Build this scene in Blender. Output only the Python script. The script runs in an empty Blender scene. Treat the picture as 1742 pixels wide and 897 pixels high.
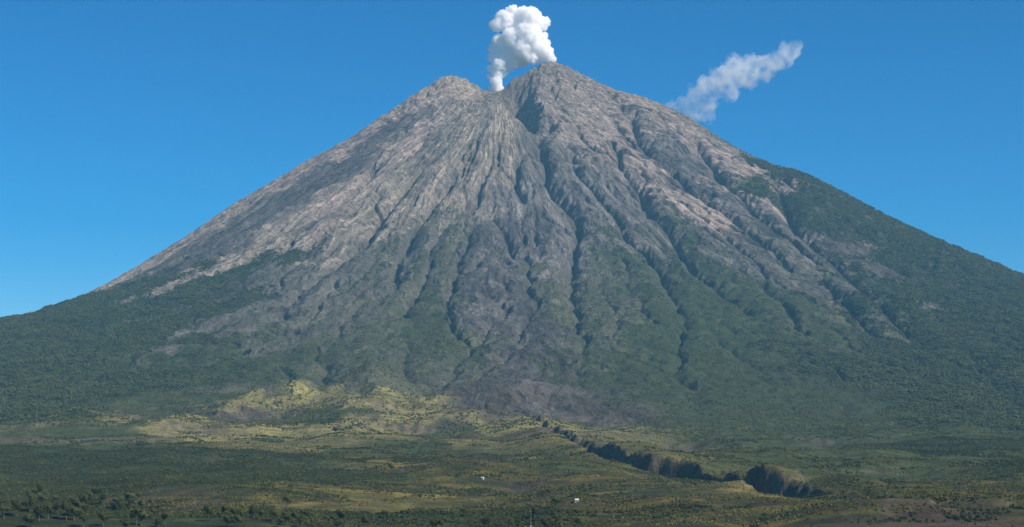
import bpy, bmesh, math, random, time
import numpy as np
from mathutils import Vector, noise as mnoise
T0 = time.time()
random.seed(7); rng = np.random.default_rng(11)
R = math.radians

# ------------------------------------------------------------------ camera, sky, sun
scene = bpy.context.scene
C = scene.collection
F = 3205.0            # focal length in photograph pixels (1742 wide)
EYE = 740.0           # photograph row of the eye level
CAMZ = 170.0
D = 12500.0           # distance to the vent
cam_d = bpy.data.cameras.new('camera'); cam = bpy.data.objects.new('camera', cam_d); C.objects.link(cam)
cam.location = (0, 0, CAMZ); cam.rotation_euler = (R(90), 0, 0)
cam_d.sensor_fit = 'HORIZONTAL'; cam_d.sensor_width = 36.0; cam_d.lens = 36.0*F/1742.0
cam_d.shift_y = (EYE-448.5)/1742.0
cam_d.clip_start = 1.0; cam_d.clip_end = 200000.0
scene.camera = cam

SUN_AZ = 118.0        # clockwise from the view direction (to the right, behind the camera)
SUN_EL = 42.0
world = bpy.data.worlds.new('World'); scene.world = world; world.use_nodes = True
nt = world.node_tree; nt.nodes.clear()
sky = nt.nodes.new('ShaderNodeTexSky'); sky.sky_type = 'NISHITA'; sky.sun_disc = False
sky.sun_elevation = R(SUN_EL); sky.sun_rotation = R(SUN_AZ)
sky.altitude = 2500; sky.air_density = 1.0; sky.dust_density = 0.0; sky.ozone_density = 4.0
bg = nt.nodes.new('ShaderNodeBackground'); bg.inputs[1].default_value = 0.050
wo = nt.nodes.new('ShaderNodeOutputWorld')
hs = nt.nodes.new('ShaderNodeHueSaturation'); hs.inputs['Saturation'].default_value = 1.44; hs.inputs['Value'].default_value = 1.04; hs.inputs['Hue'].default_value = 0.498
gm = nt.nodes.new('ShaderNodeGamma'); gm.inputs[1].default_value = 1.25
nt.links.new(sky.outputs[0], gm.inputs[0]); nt.links.new(gm.outputs[0], hs.inputs['Color']); nt.links.new(hs.outputs[0], bg.inputs[0]); nt.links.new(bg.outputs[0], wo.inputs[0])
sun_d = bpy.data.lights.new('sun', 'SUN'); sun = bpy.data.objects.new('sun', sun_d); C.objects.link(sun)
sun_d.energy = 4.8; sun_d.angle = R(0.5); sun_d.color = (1.0, 0.90, 0.78)
sdir = Vector((math.sin(R(SUN_AZ))*math.cos(R(SUN_EL)), math.cos(R(SUN_AZ))*math.cos(R(SUN_EL)), math.sin(R(SUN_EL))))
sun.rotation_euler = sdir.to_track_quat('Z', 'Y').to_euler()
scene.view_settings.view_transform = 'Standard'; scene.view_settings.look = 'None'
scene.view_settings.exposure = 0.48; scene.view_settings.gamma = 1.0
cy = scene.cycles
cy.use_adaptive_sampling = True; cy.adaptive_threshold = 0.02
cy.use_denoising = True
cy.max_bounces = 64; cy.diffuse_bounces = 2; cy.glossy_bounces = 1; cy.transmission_bounces = 2
cy.volume_bounces = 64; cy.transparent_max_bounces = 8

# ------------------------------------------------------------------ helpers
def tag(o, label=None, cat=None, group=None, kind=None):
    if label: o['label'] = label
    if cat: o['category'] = cat
    if group: o['group'] = group
    if kind: o['kind'] = kind
    return o
def link(name, data, parent=None, loc=None):
    o = bpy.data.objects.new(name, data); C.objects.link(o)
    if parent: o.parent = parent
    if loc is not None: o.location = loc
    return o
PERM = np.random.default_rng(5).permutation(4096)
def gnoise(x, y, seed=0):
    x = x + seed*37.17; y = y + seed*11.73
    xi = np.floor(x).astype(np.int64); yi = np.floor(y).astype(np.int64)
    fx = (x-xi).astype(np.float32); fy = (y-yi).astype(np.float32)
    def g(ix, iy):
        a = PERM[(PERM[ix & 4095]+iy) & 4095]*(2*np.pi/4096)
        return np.cos(a), np.sin(a)
    u = fx*fx*fx*(fx*(fx*6-15)+10); v = fy*fy*fy*(fy*(fy*6-15)+10)
    out = 0
    for dx in (0, 1):
        for dy in (0, 1):
            gx, gy = g(xi+dx, yi+dy)
            d = gx*(fx-dx)+gy*(fy-dy)
            out = out + d*(u if dx else 1-u)*(v if dy else 1-v)
    return (out*1.5).astype(np.float32)
def fbm(x, y, oct=5, seed=0, gain=0.5):
    s = 0; a = 1.0
    for o in range(oct):
        s = s + a*gnoise(x*2**o, y*2**o, seed+o*3); a *= gain
    return s
def ridged(x, y, oct=4, seed=0, gain=0.5):
    s = 0; a = 1.0
    for o in range(oct):
        s = s + a*(1-2*np.abs(gnoise(x*2**o, y*2**o, seed+o*3))); a *= gain
    return s
def sstep(a, b, x):
    t = np.clip((x-a)/(b-a), 0, 1); return t*t*(3-2*t)

# ------------------------------------------------------------------ the shape of the mountain
AX = (850-871)*D/F
def skyz(y): return CAMZ+(EYE-y)*D/F
def prof(pts, sgn):
    r = [abs(p[0]-850)*D/F for p in pts]; z = [skyz(p[1]) for p in pts]
    return r, z
SKY_L = [(835,158),(818,152),(808,143),(795,137),(782,131),(768,129),(752,131),(735,143),(710,157),(680,178),(640,204),(600,232),(560,254),(520,274),(480,299),(440,322),(400,345),(360,372),(320,400),(280,424),(240,449),(200,472),(160,496),(130,508),(90,524),(40,536),(0,546)]
SKY_R = [(858,153),(868,137),(890,128),(905,118),(925,108),(938,105),(960,111),(985,124),(1010,136),(1035,148),(1060,157),(1085,162),(1110,171),(1135,182),(1160,193),(1190,211),(1220,232),(1250,250),(1290,270),(1320,282),(1350,288),(1380,299),(1420,320),(1460,341),(1500,363),(1550,386),(1600,409),(1650,429),(1700,451),(1742,468)]
rl, zl = prof(SKY_L, -1); rr, zr = prof(SKY_R, 1)
rl = [0]+rl+[4500, 5500, 7000, 9000, 13000, 20000, 60000]; zl = [skyz(160)]+zl+[640, 450, 270, 160, 90, 50, 20]
rr = [0]+rr+[4500, 5500, 7000, 9000, 13000, 20000, 60000]; zr = [skyz(160)]+zr+[880, 640, 380, 190, 90, 50, 20]
rf = [0, 150, 350, 700, 1200, 1755, 2500, 3400, 4500, 5500, 6500, 7500, 8500, 9500, 12500, 20000, 60000]
zf = [skyz(160), 2400, 2290, 2080, 1790, 1480, 1150, 850, 560, 345, 205, 128, 98, 55, 20, 10, 0]
def base(x, y):
    dx = x-AX; dy = y-D
    r = np.hypot(dx, dy)+1e-3
    c = np.abs(dx)/r
    zs = np.where(dx < 0, np.interp(r, rl, zl), np.interp(r, rr, zr))
    zF = np.interp(r, rf, zf)
    zB = np.interp(r, rf, zf)*0.85+0.15*zs
    p = 2.2+6*np.exp(-r/900.0)
    w = c**p
    zo = np.where(dy < 0, zF, zB)
    z = zo*(1-w)+zs*w
    return z
def settle_skyline():
    """lower the side profiles until the mountain's outline, which lies in front of its axis, has the right height"""
    for it in range(5):
        for pts, rs, zs in ((SKY_L, rl, zl), (SKY_R, rr, zr)):
            px = np.array([p[0] for p in pts], float); ty = np.array([p[1] for p in pts], float)
            yy = np.arange(8000, 13200, 25.0)
            Xs = (px[:, None]-871)/F*yy[None]; Zs = base(Xs, np.broadcast_to(yy, Xs.shape))+5
            top = EYE-((Zs-CAMZ)/yy*F).max(1)
            for i in range(len(pts)):
                zs[i+1] -= 0.8*(ty[i]-top[i])*D/F if abs(px[i]-850) > 120 else 0
            for i in range(2, len(zs)): zs[i] = min(zs[i], zs[i-1]-2) if abs(rs[i]) > 500 else zs[i]
settle_skyline()
def march(px, py, hf):
    """photograph pixels -> points where the view ray meets the terrain hf(x,y)"""
    px = np.atleast_1d(np.asarray(px, float)); py = np.atleast_1d(np.asarray(py, float))
    tx = (px-871)/F; tz = (EYE-py)/F
    ys = np.arange(1700, 13200, 12.0)
    X = tx[:, None]*ys[None]; Z = CAMZ+tz[:, None]*ys[None]
    H = hf(X, np.broadcast_to(ys, X.shape))
    hit = H >= Z
    i = np.argmax(hit, axis=1); ok = hit.any(axis=1)
    i = np.where(ok, i, int((D-1700)/12))
    yy = ys[i]
    return tx*yy, yy
# gullies traced on the mountain: photograph points, depth, half width
G = [
 ([(770,240),(748,258),(734,275),(693,323),(651,370),(629,411),(579,453),(537,478),(503,506),(490,530),(478,552)], 62, 62),
 ([(705,215),(668,259),(623,317),(578,359),(542,375),(512,400),(495,422),(467,447),(430,470)], 42, 50),
 ([(690,198),(600,262),(500,327),(420,385),(330,430)], 26, 120),
 ([(802,287),(773,316),(743,355),(711,392),(701,417),(675,453),(673,470),(678,490),(643,511),(606,523),(587,559)], 42, 42),
 ([(763,385),(736,421),(729,465),(717,488),(696,522),(694,537),(711,556),(732,562),(724,580)], 34, 32),
 ([(835,360),(846,385),(863,409),(878,446)], 38, 34),
 ([(905,190),(910,215),(915,240),(925,270),(932,300),(955,340),(980,365),(988,392),(978,428),(972,473),(975,506),(980,535),(978,560)], 75, 55),
 ([(1006,560),(995,595),(981,617)], 22, 24),
 ([(895,255),(882,282),(878,324),(900,360)], 40, 42),
 ([(1031,150),(1053,172),(1084,198),(1087,237),(1106,264),(1140,290),(1173,331),(1240,372),(1300,420),(1360,470)], 40, 46),
 ([(1180,235),(1195,256),(1218,287),(1237,325),(1284,364),(1332,406),(1400,450),(1450,500)], 42, 44),
 ([(950,225),(962,240),(978,267),(985,300),(1010,330),(1040,350)], 26, 30),
 ([(1060,280),(1098,328),(1102,356),(1126,381),(1150,410),(1160,440),(1185,470),(1230,500),(1280,540)], 62, 62),
 ([(1048,395),(1075,420),(1120,456),(1140,506),(1165,540)], 45, 55),
 ([(1010,480),(1034,517),(1048,542),(1059,564)], 20, 24),
 ([(1156,539),(1173,556),(1159,598),(1156,620),(1145,640),(1190,667),(1187,695),(1179,720)], 26, 26),
 ([(1020,660),(1042,678),(1061,698),(1089,723),(1117,737)], 24, 22),
 ([(1200,570),(1243,603),(1284,628),(1320,650)], 24, 34),
 ([(1265,695),(1243,723)], 14, 18),
 ([(1325,300),(1338,343),(1352,387),(1401,432),(1450,480),(1500,520),(1535,560),(1580,600)], 60, 85),
 ([(834,555),(779,619),(749,664)], 30, 32),
 ([(924,505),(909,535),(874,590)], 30, 26),
 ([(899,664),(869,709)], 18, 20),
 ([(974,644),(1008,674),(1058,709)], 24, 24),
 ([(1181,742),(1150,755),(1120,768)], 48, 30),
 ([(1192,752),(1165,768),(1140,785)], 48, 30),
 ([(560,620),(552,650),(545,672)], 38, 36),
 ([(615,615),(606,640),(600,662)], 22, 20),
 ([(690,600),(690,640),(705,665),(730,680)], 26, 26),
 ([(1340,760),(1375,775),(1390,782)], 34, 34),
 ([(1400,745),(1420,770),(1440,775)], 34, 34),
 ([(1440,640),(1480,680),(1500,700)], 20, 26),
 ([(1640,600),(1690,650),(1742,700)], 40, 60),
 ([(640,500),(620,540),(600,560)], 16, 20),
 ([(560,300),(470,365),(420,410)], 14, 30),
 ([(860,640),(850,680),(862,700)], 16, 18),
 ([(620,440),(560,500),(530,545)], 20, 26),
 ([(1230,400),(1270,440),(1340,500)], 22, 30),
 ([(820,330),(800,400),(770,480),(760,540)], 18, 24),
 ([(850,470),(870,520),(850,560)], 14, 20),
 ([(255,690),(258,715),(262,735)], 18, 18),
]
RIDGES = [
 ([(770,262),(715,315),(665,372),(640,412),(590,458),(540,500)], 26, 34),
 ([(1045,409),(1089,467),(1123,512),(1145,528)], 26, 28),
 ([(1142,450),(1181,481),(1240,520)], 24, 26),
 ([(1405,468),(1450,508),(1499,552),(1510,575)], 34, 34),
 ([(905,150),(925,190),(940,215),(955,235),(1000,270),(1060,300)], 34, 40),
 ([(1000,250),(1060,290),(1130,340),(1200,400),(1270,450)], 22, 46),
 ([(818,285),(805,315),(788,355)], 22, 22),
 ([(860,260),(840,300),(830,340)], 14, 26),
 ([(625,598),(620,625),(630,650)], 34, 40),
 ([(560,640),(500,665),(430,690),(360,715),(290,738)], 34, 60),
 ([(640,640),(660,680),(620,712),(570,752)], 26, 55),
 ([(680,655),(740,695),(800,738)], 26, 60),
 ([(850,728),(900,745),(960,768),(1040,790)], 20, 60),
 ([(480,700),(540,715),(600,735)], 14, 60),
 ([(150,730),(90,745),(20,765)], 18, 90),
 ([(1330,310),(1300,330),(1310,370),(1350,420)], 24, 30),
 ([(560,255),(480,312),(400,362),(300,420)], 10, 40),
 ([(665,300),(600,350),(530,410),(440,480),(380,570)], 22, 40),
 ([(800,370),(830,400),(850,430)], 16, 22),
 ([(820,600),(860,640),(900,620),(930,560)], 14, 60),
]
def seg_field(X, Y, lines, hf):
    out = np.zeros(X.shape, np.float32)
    x0, y0 = X[0, 0], Y[0, 0]; cx = X[0, 1]-x0; cyy = Y[1, 0]-y0
    for pts, depth, hw in lines:
        p = np.array(pts, float); wx, wy = march(p[:, 0], p[:, 1], hf)
        # resample and jitter so the course wanders
        t = np.concatenate([[0], np.cumsum(np.hypot(np.diff(wx), np.diff(wy)))]); n = max(4, int(t[-1]/45))
        tt = np.linspace(0, t[-1], n); wx = np.interp(tt, t, wx); wy = np.interp(tt, t, wy)
        wx = wx+18*gnoise(tt/160, tt*0+depth, 3); taper = np.sin(np.pi*np.clip(tt/t[-1]*0.94+0.03, 0, 1))**0.45
        M = hw*3.2
        i0 = max(0, int((wx.min()-M-x0)/cx)); i1 = min(X.shape[1], int((wx.max()+M-x0)/cx)+1)
        j0 = max(0, int((wy.min()-M-y0)/cyy)); j1 = min(X.shape[0], int((wy.max()+M-y0)/cyy)+1)
        if i1-i0 < 2 or j1-j0 < 2: continue
        xs = X[j0:j1, i0:i1]; ys = Y[j0:j1, i0:i1]; best = np.zeros(xs.shape, np.float32)
        for k in range(n-1):
            a0 = max(0, int((min(wx[k], wx[k+1])-M-x0)/cx)-i0); a1 = min(xs.shape[1], int((max(wx[k], wx[k+1])+M-x0)/cx)+2-i0)
            b0 = max(0, int((min(wy[k], wy[k+1])-M-y0)/cyy)-j0); b1 = min(xs.shape[0], int((max(wy[k], wy[k+1])+M-y0)/cyy)+2-j0)
            if a1 <= a0 or b1 <= b0: continue
            sx = xs[b0:b1, a0:a1]; sy = ys[b0:b1, a0:a1]
            dx = wx[k+1]-wx[k]; dy = wy[k+1]-wy[k]; L = dx*dx+dy*dy+1e-6
            u = np.clip(((sx-wx[k])*dx+(sy-wy[k])*dy)/L, 0, 1)
            d = np.hypot(sx-wx[k]-u*dx, sy-wy[k]-u*dy)/hw
            v = depth*(taper[k]*(1-u)+taper[k+1]*u)*np.where(d < 1, 1-0.62*d, 0.38*np.exp(-(d-1)*1.6))
            v = np.where(d > 3, 0, v)
            best[b0:b1, a0:a1] = np.maximum(best[b0:b1, a0:a1], v)
        out[j0:j1, i0:i1] = np.maximum(out[j0:j1, i0:i1], best)
    return out
def polar(x, y):
    dx = x-AX; dy = y-D
    r = np.hypot(dx, dy); th = np.arctan2(dx, -dy)
    return r, th
def rough(x, y):
    r, th = polar(x, y)
    up = np.exp(-((r-1500)/2300.0)**2)
    wx = th*2600/ (1+0.0*r)
    w1 = 60*fbm(x/700, y/700, 3, 9)
    n1 = ridged((wx+w1)/230, r/2300, 4, 21)
    n2 = fbm(x/420, y/420, 5, 31)
    n3 = fbm((wx+w1)/70, r/700, 3, 41)
    fade = sstep(60, 420, r)
    return fade*(up*(5*n1+9*n2+9*n3)+(1-up)*(3*n1+9*n2+6*n3)+9*ridged(x/170+0.3*w1/60, y/230, 5, 411, 0.6))
def fore(x, y):
    """rolling fields and terraces in front of the mountain"""
    m = 1-sstep(5200, 6900, y+0.25*np.abs(x))
    a = 21*fbm(x/700, y/380, 4, 51)+10*ridged(x/420+0.3*y/300, y/190, 3, 61)
    st = 7.0*fbm(x/190, y/70, 4, 71)
    z = m*(a+st+4.5*sstep(0.0, 0.10, gnoise(x/300+0.4*gnoise(x/90, y/60, 471), y/85, 473))+3.5*sstep(0.1, 0.2, gnoise(x/150, y/48, 475))+4.2*ridged(x/75, y/48, 3, 421)+2.0*gnoise(x/28, y/26, 425))
    # low grassy hill left of centre and a knoll behind it
    for px, hy, sx, sy, h in ((628, 6750, 110, 330, 62), (560, 6500, 120, 260, 26), (482, 6350, 170, 230, 42), (400, 6150, 260, 160, 22), (665, 6050, 230, 300, 38), (575, 5750, 170, 170, 26),
                              (835, 6500, 220, 330, 38), (930, 6450, 170, 330, 26), (760, 5600, 260, 170, 20), (100, 5900, 480, 240, 34), (250, 5350, 420, 260, 22), (640, 4700, 420, 160, 14), (900, 5250, 200, 150, 22)):
        u = (x-(px-871)/F*hy)/sx; v = (y-hy)/sy
        z = z+h*np.exp(-u*u-v*v)*(1+0.35*ridged(x/150, y/150, 3, 351))
    return z
# the great ravine across the right foreground
RAV = [(868,690),(895,705),(925,722),(975,748),(1010,768),(1045,780),(1080,789),(1130,799),(1180,808),(1230,817),(1290,827),(1350,835),(1400,839)]
RAV2 = [(1400,839),(1480,845),(1560,852),(1640,857),(1742,861),(1860,866)]
def blur(a, n):
    k = [np.fft.fftfreq(a.shape[0])[:, None], np.fft.rfftfreq(a.shape[1])[None]]
    f = np.exp(-2*(np.pi*n)**2*(k[0]**2+k[1]**2))
    p = np.pad(a, ((0, a.shape[0] % 2), (0, a.shape[1] % 2)), mode='edge')
    k0 = np.fft.fftfreq(p.shape[0])[:, None]; k1 = np.fft.rfftfreq(p.shape[1])[None]
    return np.fft.irfft2(np.fft.rfft2(p)*np.exp(-2*(np.pi*n)**2*(k0**2+k1**2)), s=p.shape)[:a.shape[0], :a.shape[1]].astype(np.float32)
SH = [(0,1),(1,0),(0,-1),(-1,0),(1,1),(1,-1),(-1,1),(-1,-1)]
def erode(h, cell, iters, K, Dc, A=None, rain=None):
    n, m = h.shape
    if not np.isscalar(K): K = K[1:-1, 1:-1]
    if A is None: A = np.full((n, m), 1.0, np.float32)
    rain = np.float32((cell/16.0)**2) if rain is None else rain
    h = h.astype(np.float32).copy(); ce = np.float32(cell)
    for it in range(iters):
        c = h[1:-1, 1:-1]; P = []; tot = np.full(c.shape, 1e-9, np.float32); mx = np.zeros(c.shape, np.float32)
        for dx, dy in SH:
            d = c-h[1+dy:n-1+dy, 1+dx:m-1+dx]
            if dx and dy: d = d*np.float32(0.7071)
            np.maximum(d, 0, out=d); np.maximum(mx, d, out=mx)
            d *= d; P.append(d); tot += d
        q = A[1:-1, 1:-1]/tot
        An = np.full((n, m), rain, np.float32)
        for (dx, dy), p in zip(SH, P):
            An[1+dy:n-1+dy, 1+dx:m-1+dx] += q*p
        A = An
        S = mx/ce
        E = np.minimum(K*np.sqrt(A[1:-1, 1:-1])*S, 0.35*mx)
        lap = h[1:-1, 2:]+h[1:-1, :-2]+h[2:, 1:-1]+h[:-2, 1:-1]-4*c
        h[1:-1, 1:-1] = c-E+Dc*lap
    return h, A
def bilin(gr, gx0, gy0, cell, x, y):
    u = np.clip((x-gx0)/cell, 0, gr.shape[1]-1.001); v = np.clip((y-gy0)/cell, 0, gr.shape[0]-1.001)
    i = u.astype(int); j = v.astype(int); fu = (u-i).astype(np.float32); fv = (v-j).astype(np.float32)
    return (gr[j, i]*(1-fu)+gr[j, i+1]*fu)*(1-fv)+(gr[j+1, i]*(1-fu)+gr[j+1, i+1]*fu)*fv

GX0, GX1, GY0, GY1 = -4480.0, 4480.0, 1600.0, 13600.0
def grid(cell):
    xs = np.arange(GX0, GX1+1, cell); ys = np.arange(GY0, GY1+1, cell)
    return np.meshgrid(xs, ys)
b2 = lambda x, y: base(x, y)+fore(x, y)
X, Y = grid(16.0)
H0 = (base(X, Y)+fore(X, Y)).astype(np.float32)
H = H0+rough(X, Y).astype(np.float32)
G = [(p_, d_*0.9, h_*0.62) for p_, d_, h_ in G]
cut = seg_field(X, Y, G, b2); rid = seg_field(X, Y, RIDGES, b2)
Hs = H-cut+rid
def kmap(x, y):
    r, th = polar(x, y)
    k = 0.12+0.30*np.exp(-(r/2600.0)**2)+0.22*sstep(-0.1, 0.5, fbm(x/900, y/900, 2, 301))
    k = k+0.12*np.exp(-((th*1.0)/0.30)**2)*np.exp(-((r-4300)/1500)**2)      # the central fan is cut deeper
    k = k*(0.22+0.78*sstep(350, 1400, r))
    return k.astype(np.float32)
def scarps(X, Y, hf):
    """cliffs: the ground left of each traced line lies lower and rises back gently away from it"""
    out = np.zeros(X.shape, np.float32); x0, y0 = X[0, 0], Y[0, 0]; c = X[0, 1]-x0
    for sc_ in SC:
        pts, dep, reach = sc_[:3]; ramp = sc_[3] if len(sc_) > 3 else 26
        p = np.array(pts, float); wx, wy = march(p[:, 0], p[:, 1], hf)
        t = np.concatenate([[0], np.cumsum(np.hypot(np.diff(wx), np.diff(wy)))]); n = max(4, int(t[-1]/30)); tt = np.linspace(0, t[-1], n)
        wx = np.interp(tt, t, wx)+12*gnoise(tt/50, tt*0+dep, 7); wy = np.interp(tt, t, wy)
        tp = np.sin(np.pi*np.clip(tt/t[-1]*.96+.02, 0, 1))**.4
        M = reach*3
        i0 = max(0, int((wx.min()-M-x0)/c)); i1 = int((wx.max()+M-x0)/c)+1; j0 = max(0, int((wy.min()-M-y0)/c)); j1 = int((wy.max()+M-y0)/c)+1
        xs = X[j0:j1, i0:i1]; ys = Y[j0:j1, i0:i1]; bd = np.full(xs.shape, 1e9); sg = np.zeros(xs.shape); bt = np.zeros(xs.shape)
        for k in range(n-1):
            dx = wx[k+1]-wx[k]; dy = wy[k+1]-wy[k]; L = dx*dx+dy*dy+1e-6
            u = np.clip(((xs-wx[k])*dx+(ys-wy[k])*dy)/L, 0, 1); ex = xs-wx[k]-u*dx; ey = ys-wy[k]-u*dy; d = np.hypot(ex, ey)
            b = d < bd; bd = np.where(b, d, bd); sg = np.where(b, dx*ey-dy*ex, sg); bt = np.where(b, tp[k]*(1-u)+tp[k+1]*u, bt)
        sd = bd*np.sign(-sg)            # positive on the left of the line (lines run downhill)
        v = dep*bt*sstep(0, ramp, sd)*np.exp(-np.maximum(sd-ramp*0.9, 0)/reach)
        out[j0:j1, i0:i1] = np.maximum(out[j0:j1, i0:i1], v)
    return out
SC = [
 ([(889,126),(896,142),(905,162),(918,185),(930,208)], 270, 90, 120),
 ([(916,190),(926,206),(929,225),(934,250),(938,275)], 80, 55, 40),
 ([(734,270),(693,323),(651,370),(629,411),(579,453),(537,478),(503,506),(488,530)], 46, 80, 34),
 ([(668,259),(623,317),(578,359),(542,375),(512,400),(480,440)], 36, 60, 28),
 ([(785,300),(773,316),(743,355),(711,392),(701,417),(678,450)], 34, 60, 26),
 ([(600,230),(540,275),(470,325),(400,372),(340,410)], 22, 160, 60),
 ([(640,250),(590,290),(540,330),(490,372)], 24, 40, 20),
 ([(690,225),(655,262),(620,300)], 24, 40, 20),
 ([(820,330),(812,360),(800,385)], 20, 40, 20),
 ([(1010,140),(1040,175),(1062,205),(1075,240),(1090,262)], 36, 45, 24),
 ([(975,150),(1000,185),(1030,225),(1060,262)], 18, 40, 18),
 ([(940,150),(965,190),(1000,240),(1035,280)], 16, 40, 16),
 ([(1110,185),(1150,215),(1180,240),(1200,262)], 24, 45, 20),
 ([(1130,250),(1180,300),(1240,350),(1290,395)], 20, 60, 22),
 ([(1100,300),(1150,345),(1210,385),(1250,420)], 26, 50, 22),
 ([(1020,330),(1050,370),(1075,400)], 24, 45, 20),
 ([(1240,430),(1290,470),(1340,520),(1380,570)], 24, 60, 24),
 ([(1400,440),(1430,490),(1470,530),(1500,570)], 40, 90, 60),
 ([(925,290),(950,325),(978,350),(988,375),(984,400)], 50, 50),
 ([(960,238),(980,262),(990,300)], 34, 40),
 ([(1060,285),(1098,325),(1108,352),(1128,378)], 60, 60),
 ([(1142,398),(1150,438),(1158,470)], 34, 60),
 ([(1190,240),(1204,262),(1225,290),(1242,325)], 45, 60),
 ([(1052,160),(1080,190),(1092,235),(1112,262)], 40, 55),
 ([(1330,320),(1346,350),(1358,385)], 50, 80),
 ([(1270,330),(1292,352),(1310,385)], 34, 50),
 ([(878,432),(884,448)], 30, 30),
 ([(575,620),(560,650),(556,668)], 40, 60), ([(762,655),(752,672),(748,688)], 34, 55),
 ([(640,275),(600,312),(560,350)], 26, 50), ([(690,330),(655,372),(635,410)], 30, 60), ([(585,455),(540,482)], 24, 50),
 ([(930,505),(914,540)], 28, 36), ([(1168,556),(1160,600)], 26, 40), ([(695,520),(700,545)], 22, 30),
]
Hs = Hs-scarps(X, Y, b2)
E1, A1 = erode(Hs, 16.0, 300, 0.026*kmap(X, Y), 0.004)
dl = E1-Hs
E1 = E1-0.96*blur(dl, 12)
# finer pass on the mountain
X8, Y8 = grid(8.0)
def up(a): return bilin(a, GX0, GY0, 16.0, X8, Y8).astype(np.float32)
H8 = up(E1)
r8, th8 = polar(X8, Y8)
mt = sstep(9000, 6500, r8)
H8 = H8+mt*(5.5*fbm(X8/75, Y8/75, 4, 81)+6.5*sstep(4200, 1000, r8)*sstep(250, 1200, r8)*ridged((th8*2600+40*gnoise(X8/300, Y8/300, 97))/60, r8/500, 3, 91)).astype(np.float32)*sstep(40, 250, r8)
cm = sstep(3000, 1500, r8)*(0.35+0.65*sstep(0.05, 0.45, th8))*sstep(-0.25, 0.35, fbm(X8/330, Y8/330, 3, 311))*sstep(60, 200, r8)*(1-0.9*sstep(0.5, 0.2, np.abs(th8+0.05))*sstep(1500, 900, r8))
rid_ = ridged(X8/62, Y8/95, 3, 321, 0.55)*0.5+ridged((th8*2600+60*gnoise(X8/200, Y8/200, 331))/120, r8/260, 3, 325)
H8 = H8+(cm*11*(np.maximum(rid_, 0.1)-0.4)).astype(np.float32)
A8 = up(A1)
E8, A8 = erode(H8, 8.0, 130, 0.075*kmap(X8, Y8), 0.004, A=A8)
d8 = E8-H8; E8 = E8-0.9*blur(d8, 22)
fineband = sstep(4700, 5400, Y8)
HF = (H8*(1-fineband)+E8*fineband)
# ravine with a cliff on its far side
wv = (3.5+9*sstep(1500, 3600, r8))*sstep(9000, 6000, r8)*sstep(150, 500, r8)
HF = bilin(HF, GX0, GY0, 8.0, X8+wv*fbm(X8/75, Y8/75, 3, 461), Y8+wv*1.5*fbm(X8/75, Y8/75, 3, 467)).astype(np.float32)
HF = HF+(9*fbm(X8/42, Y8/42, 3, 511)*sstep(1100, 350, r8)*sstep(40, 110, r8)*(0.35+0.65*sstep(0.1, 0.5, np.abs(th8)))).astype(np.float32)
hp = HF-blur(HF, 2.0)
HF = HF+(np.clip(hp, -9, 9)*1.3*sstep(8000, 5500, r8)+2.2*sstep(5200, 2500, r8)*ridged(X8/30, Y8/34, 2, 341)*sstep(80, 250, r8)).astype(np.float32)
def rav_carve(HF):
    p = np.array(RAV+RAV2[1:], float); wx, wy = march(p[:, 0], p[:, 1], lambda x, y: bilin(HF, GX0, GY0, 8.0, x, y))
    t = np.arange(len(wx)); tt = np.linspace(0, len(wx)-1, 140)
    wx = np.interp(tt, t, wx); wy = np.interp(tt, t, wy)
    wy = np.minimum.accumulate(wy)
    k = np.exp(-0.5*(np.arange(-9, 10)/4.0)**2); k /= k.sum()
    wy = np.convolve(np.pad(wy, 9, mode='edge'), k, 'valid')
    o = np.argsort(wx); u = X8
    yc = np.interp(u, wx[o], wy[o])+55*gnoise(u/230, u*0, 5)+24*gnoise(u/80, u*0, 6)
    pxc = 871+u/yc*F
    dep = np.interp(pxc, [880, 985, 1050, 1240, 1330, 1400, 1440, 1500, 1742, 1860], [12, 26, 38, 34, 26, 12, 6, 8, 7, 6])
    hw = np.interp(pxc, [925, 1050, 1350, 1500, 1860], [40, 60, 54, 24, 26])
    ends = sstep(wx.min()-40, wx.min()+160, u)
    dep = dep*(1+0.40*fbm(u/120, u*0, 3, 441))*(1-0.25*sstep(0.25, 0.45, gnoise(u/60, u*0, 447)))
    d = Y8-yc+16*gnoise(u/45, Y8/45, 15)+7*gnoise(u/18, Y8/60, 16)
    near = sstep(-hw*1.4, 0, d); far = 1-sstep(hw*0.85, hw*1.5, d+10*ridged(u/55, Y8/55, 3, 17))
    HF = HF-dep*near*far*ends
    HF = HF+0.50*dep*ends*sstep(hw*0.7, hw*1.35, d)*np.exp(-(np.maximum(d-hw*1.3, 0)/480.0)**2)-0.2*dep*ends*sstep(-520, -60, d)*(1-sstep(0, hw, d))
    return HF
HF = rav_carve(HF)
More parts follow.
